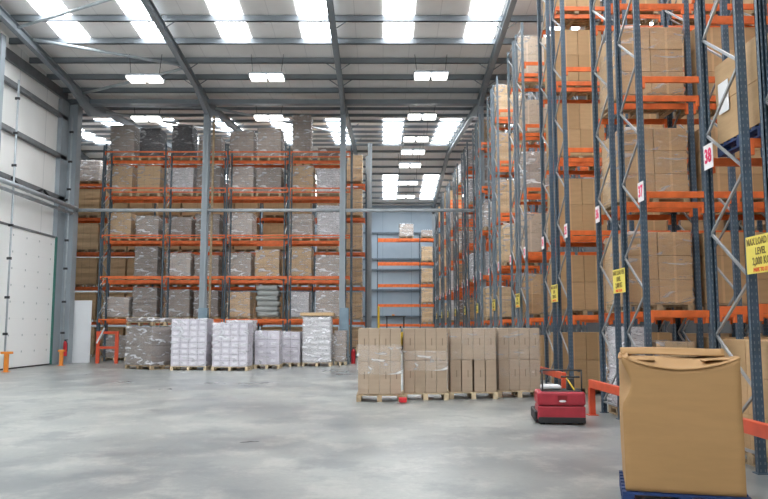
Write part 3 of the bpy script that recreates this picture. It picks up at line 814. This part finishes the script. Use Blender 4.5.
# ------------------------------------------------------------------ left corner things
def extinguisher(x, y, label, z=0):
    t = thing('fire_extinguisher', label, 'fire extinguisher', (x, y, z))
    if z: MB().b2(-.05, .05, .09, .13, .1, .5).build('bracket', 'black_steel', t)
    MB().tube((0, 0, 0), (0, 0, .52), .09, 16).tube((0, 0, .52), (0, 0, .62), .09, 16, .03).build('cylinder_body', 'signal_red', t, smooth=False)
    MB().tube((0, 0, .62), (0, 0, .68), .03, 10).b2(-.03, .12, -.015, .015, .66, .69).build('valve', 'black_steel', t)
    MB().tube((.04, 0, .65), (.11, -.02, .5), .014, 6).tube((.11, -.02, .5), (.11, -.02, .2), .014, 6).build('hose', 'black_rubber', t)
extinguisher(-13.42, 31.59, 'red fire extinguisher hung on the corner column above the orange bollard', .33)
extinguisher(-1.25, 31.8, 'red fire extinguisher on the floor beside the blue grey column guard')
def bollard(x, y, h, label, cap=False):
    t = thing('bollard', label, 'bollard', (x, y, 0))
    MB().b2(-.06, .06, -.06, .06, 0, h).b2(-.11, .11, -.11, .11, 0, .015).build('post', 'bollard_orange', t, bev=.006)
    MB().b2(-.19 if cap else -.13, .19 if cap else .13, -.08, .08, h, h+.08).build('cap', 'bollard_orange', t, bev=.01)
bollard(-13.0, 25.9, .62, 'orange T-shaped bollard in front of the near end of the white door', True)
bollard(-12.95, 30.2, .55, 'orange bollard at the far end of the white door')
# column guards
for X, lab in ((-7.6, 'blue grey steel guard box around the column behind the lilac cartons'), (-1.62, 'tall blue grey steel guard box around the column next to the tan loads')):
    g = MB().b2(X-.19, X+.19, 31.42, 31.74, 0, 2.35); o = g.build('column_guard', 'guard_blue', bev=.01); tag(o, lab, 'column guard')
# orange edge strip behind left column
o = MB().b2(-7.56, -7.48, 32.27, 32.35, 0, 10.9).build('down_pipe', 'pallet_wood'); tag(o, 'narrow brown downpipe fixed behind the grey column of the lilac cartons', 'pipe')
# white panel
t = thing('door_leaf', 'tall white panel standing open beside the corner column', 'panel', (-13.62, 32.45, 0))
MB().b2(0, .92, 0, .05, 0, 2.7).build('panel', 'panel_white', t)
MB().b2(.0, .1, -.14, -.0, 2.02, 2.1).b2(.02, .06, -.06, 0, 1.9, 2.02).build('closer', 'black_steel', t)
# orange stand
t = thing('steel_stand', 'orange welded steel stand under the first shelf beside the white panel', 'stand', (-12.16, 31.95, 0))
for x in (0, .8): MB().b2(x-.07, x+.07, -.05, .05, 0, 1.25).build('leg', 'guard_orange', t, bev=.005)
MB().b2(-.07, .87, -.05, .05, 1.25, 1.36).build('top_bar', 'guard_orange', t, bev=.005); MB().b2(.07, .73, -.04, .04, .62, .72).build('cross_bar', 'guard_orange', t, bev=.005)
MB().tube((-.03, -.10, .85), (.28, -.08, 1.5), .035, 8).build('white_lever', 'white_plastic', t)
# forklift behind the tan loads
fk = thing('forklift', 'yellow forklift with black overhead guard parked far down the aisle', 'forklift', (.25, 44, 0))
def fb(*a, mat='yellow_paint', name='body', bev=.02): return MB().b2(*a).build(name, mat, fk, bev=bev)
fb(-.1, 1.3, -.5, .5, .25, .95); fb(.8, 1.5, -.5, .5, .35, 1.25, name='counterweight', bev=.06)
for y in (-.35, .35): fb(-.55, -.42, y-.05, y+.05, .1, 2.75, name='mast_rail')
fb(-.55, -.42, -.35, .35, 2.62, 2.72, name='mast_crossbar'); fb(-.62, -.56, -.45, .45, .3, .8, mat='black_steel', name='carriage')
for y in (-.25, .25): fb(-1.6, -.62, y-.05, y+.05, .12, .17, mat='black_steel', name='fork', bev=.005)
gd = MB()
for x in (.0, 1.0):
    for y in (-.45, .45): gd.b2(x-.03, x+.03, y-.03, y+.03, .9, 2.12)
gd.b2(-.1, 1.1, -.5, .5, 2.12, 2.2); gd.build('overhead_guard', 'black_steel', fk)
fb(.35, .8, -.25, .25, .95, 1.1, mat='black_rubber', name='seat'); fb(.75, .85, -.25, .25, 1.1, 1.6, mat='black_rubber', name='seat_back')
for x in (-.1, 1.1):
    for y in (-.52, .44): MB().tube((x, y, .28), (x, y+.08, .28), .28, 20).build('wheel', 'black_rubber', fk)
for y in (-.3, .3): fb(.3, .45, y-.06, y+.06, 2.2, 2.28, mat='bollard_orange', name='beacon', bev=.01)
# ------------------------------------------------------------------ hanging light fittings
def lamp(x, D, z, label):
    t = thing('hanging_light', label, 'ceiling light', (x, D, z))
    MB().b2(-.66, .66, -.3, .3, .0, .05).b2(-.60, .60, -.14, .14, .05, .13).build('housing', 'purlin', t)
    for s in (-1, 1):
        MB().b2(s*.34-.28, s*.34+.28, -.30, .30, -.10, 0).build('diffuser', 'lamp_glow', t)
        MB().tube((s*.55, 0, .2), (s*.62, 0, roof(D)-z-.2), .012, 6).build('suspension_rod', 'black_steel', t)
LPX = [(145, 78), (267, 76.5), (431, 75)]
for (px, py), w in zip(LPX, ('over the left wall bay', 'over the middle bay', 'over the aisle')):
    X, z = at(px, py, 27.6); lamp(X, 27.6, z, 'twin square hanging light %s before the column line' % w)
for px, py, D, w in ((147, 118, 32.9, 'over the far racks, door side'), (269, 117, 32.9, 'over the far racks, near the grey columns'), (422, 116, 32.9, 'first beyond the column line over the aisle'), (416, 138.5, 36.8, 'second beyond the column line over the aisle'),
                     (413, 151.5, 39.8, 'third beyond the column line over the aisle'), (410, 165, 43, 'fourth beyond the column line over the aisle'), (408, 182.5, 48, 'fifth beyond the column line over the aisle'), (406, 196, 53.3, 'last and farthest light over the aisle')):
    X, z = at(px, py, D); lamp(X, D, z, 'twin hanging light, '+w)
# ------------------------------------------------------------------ world and colour
w = bpy.data.worlds.new('world'); bpy.context.scene.world = w; w.use_nodes = True
w.node_tree.nodes['Background'].inputs[0].default_value = (.75, .85, 1, 1); w.node_tree.nodes['Background'].inputs[1].default_value = 1.
sc = bpy.context.scene
sc.view_settings.view_transform = 'Standard'; sc.view_settings.look = 'None'; sc.view_settings.gamma = 1; sc.view_settings.exposure = 0.42
sc.view_settings.use_curve_mapping = False
sc.cycles.transparent_max_bounces = 24; sc.cycles.max_bounces = 8; sc.cycles.diffuse_bounces = 5
sc.cycles.use_denoising = True
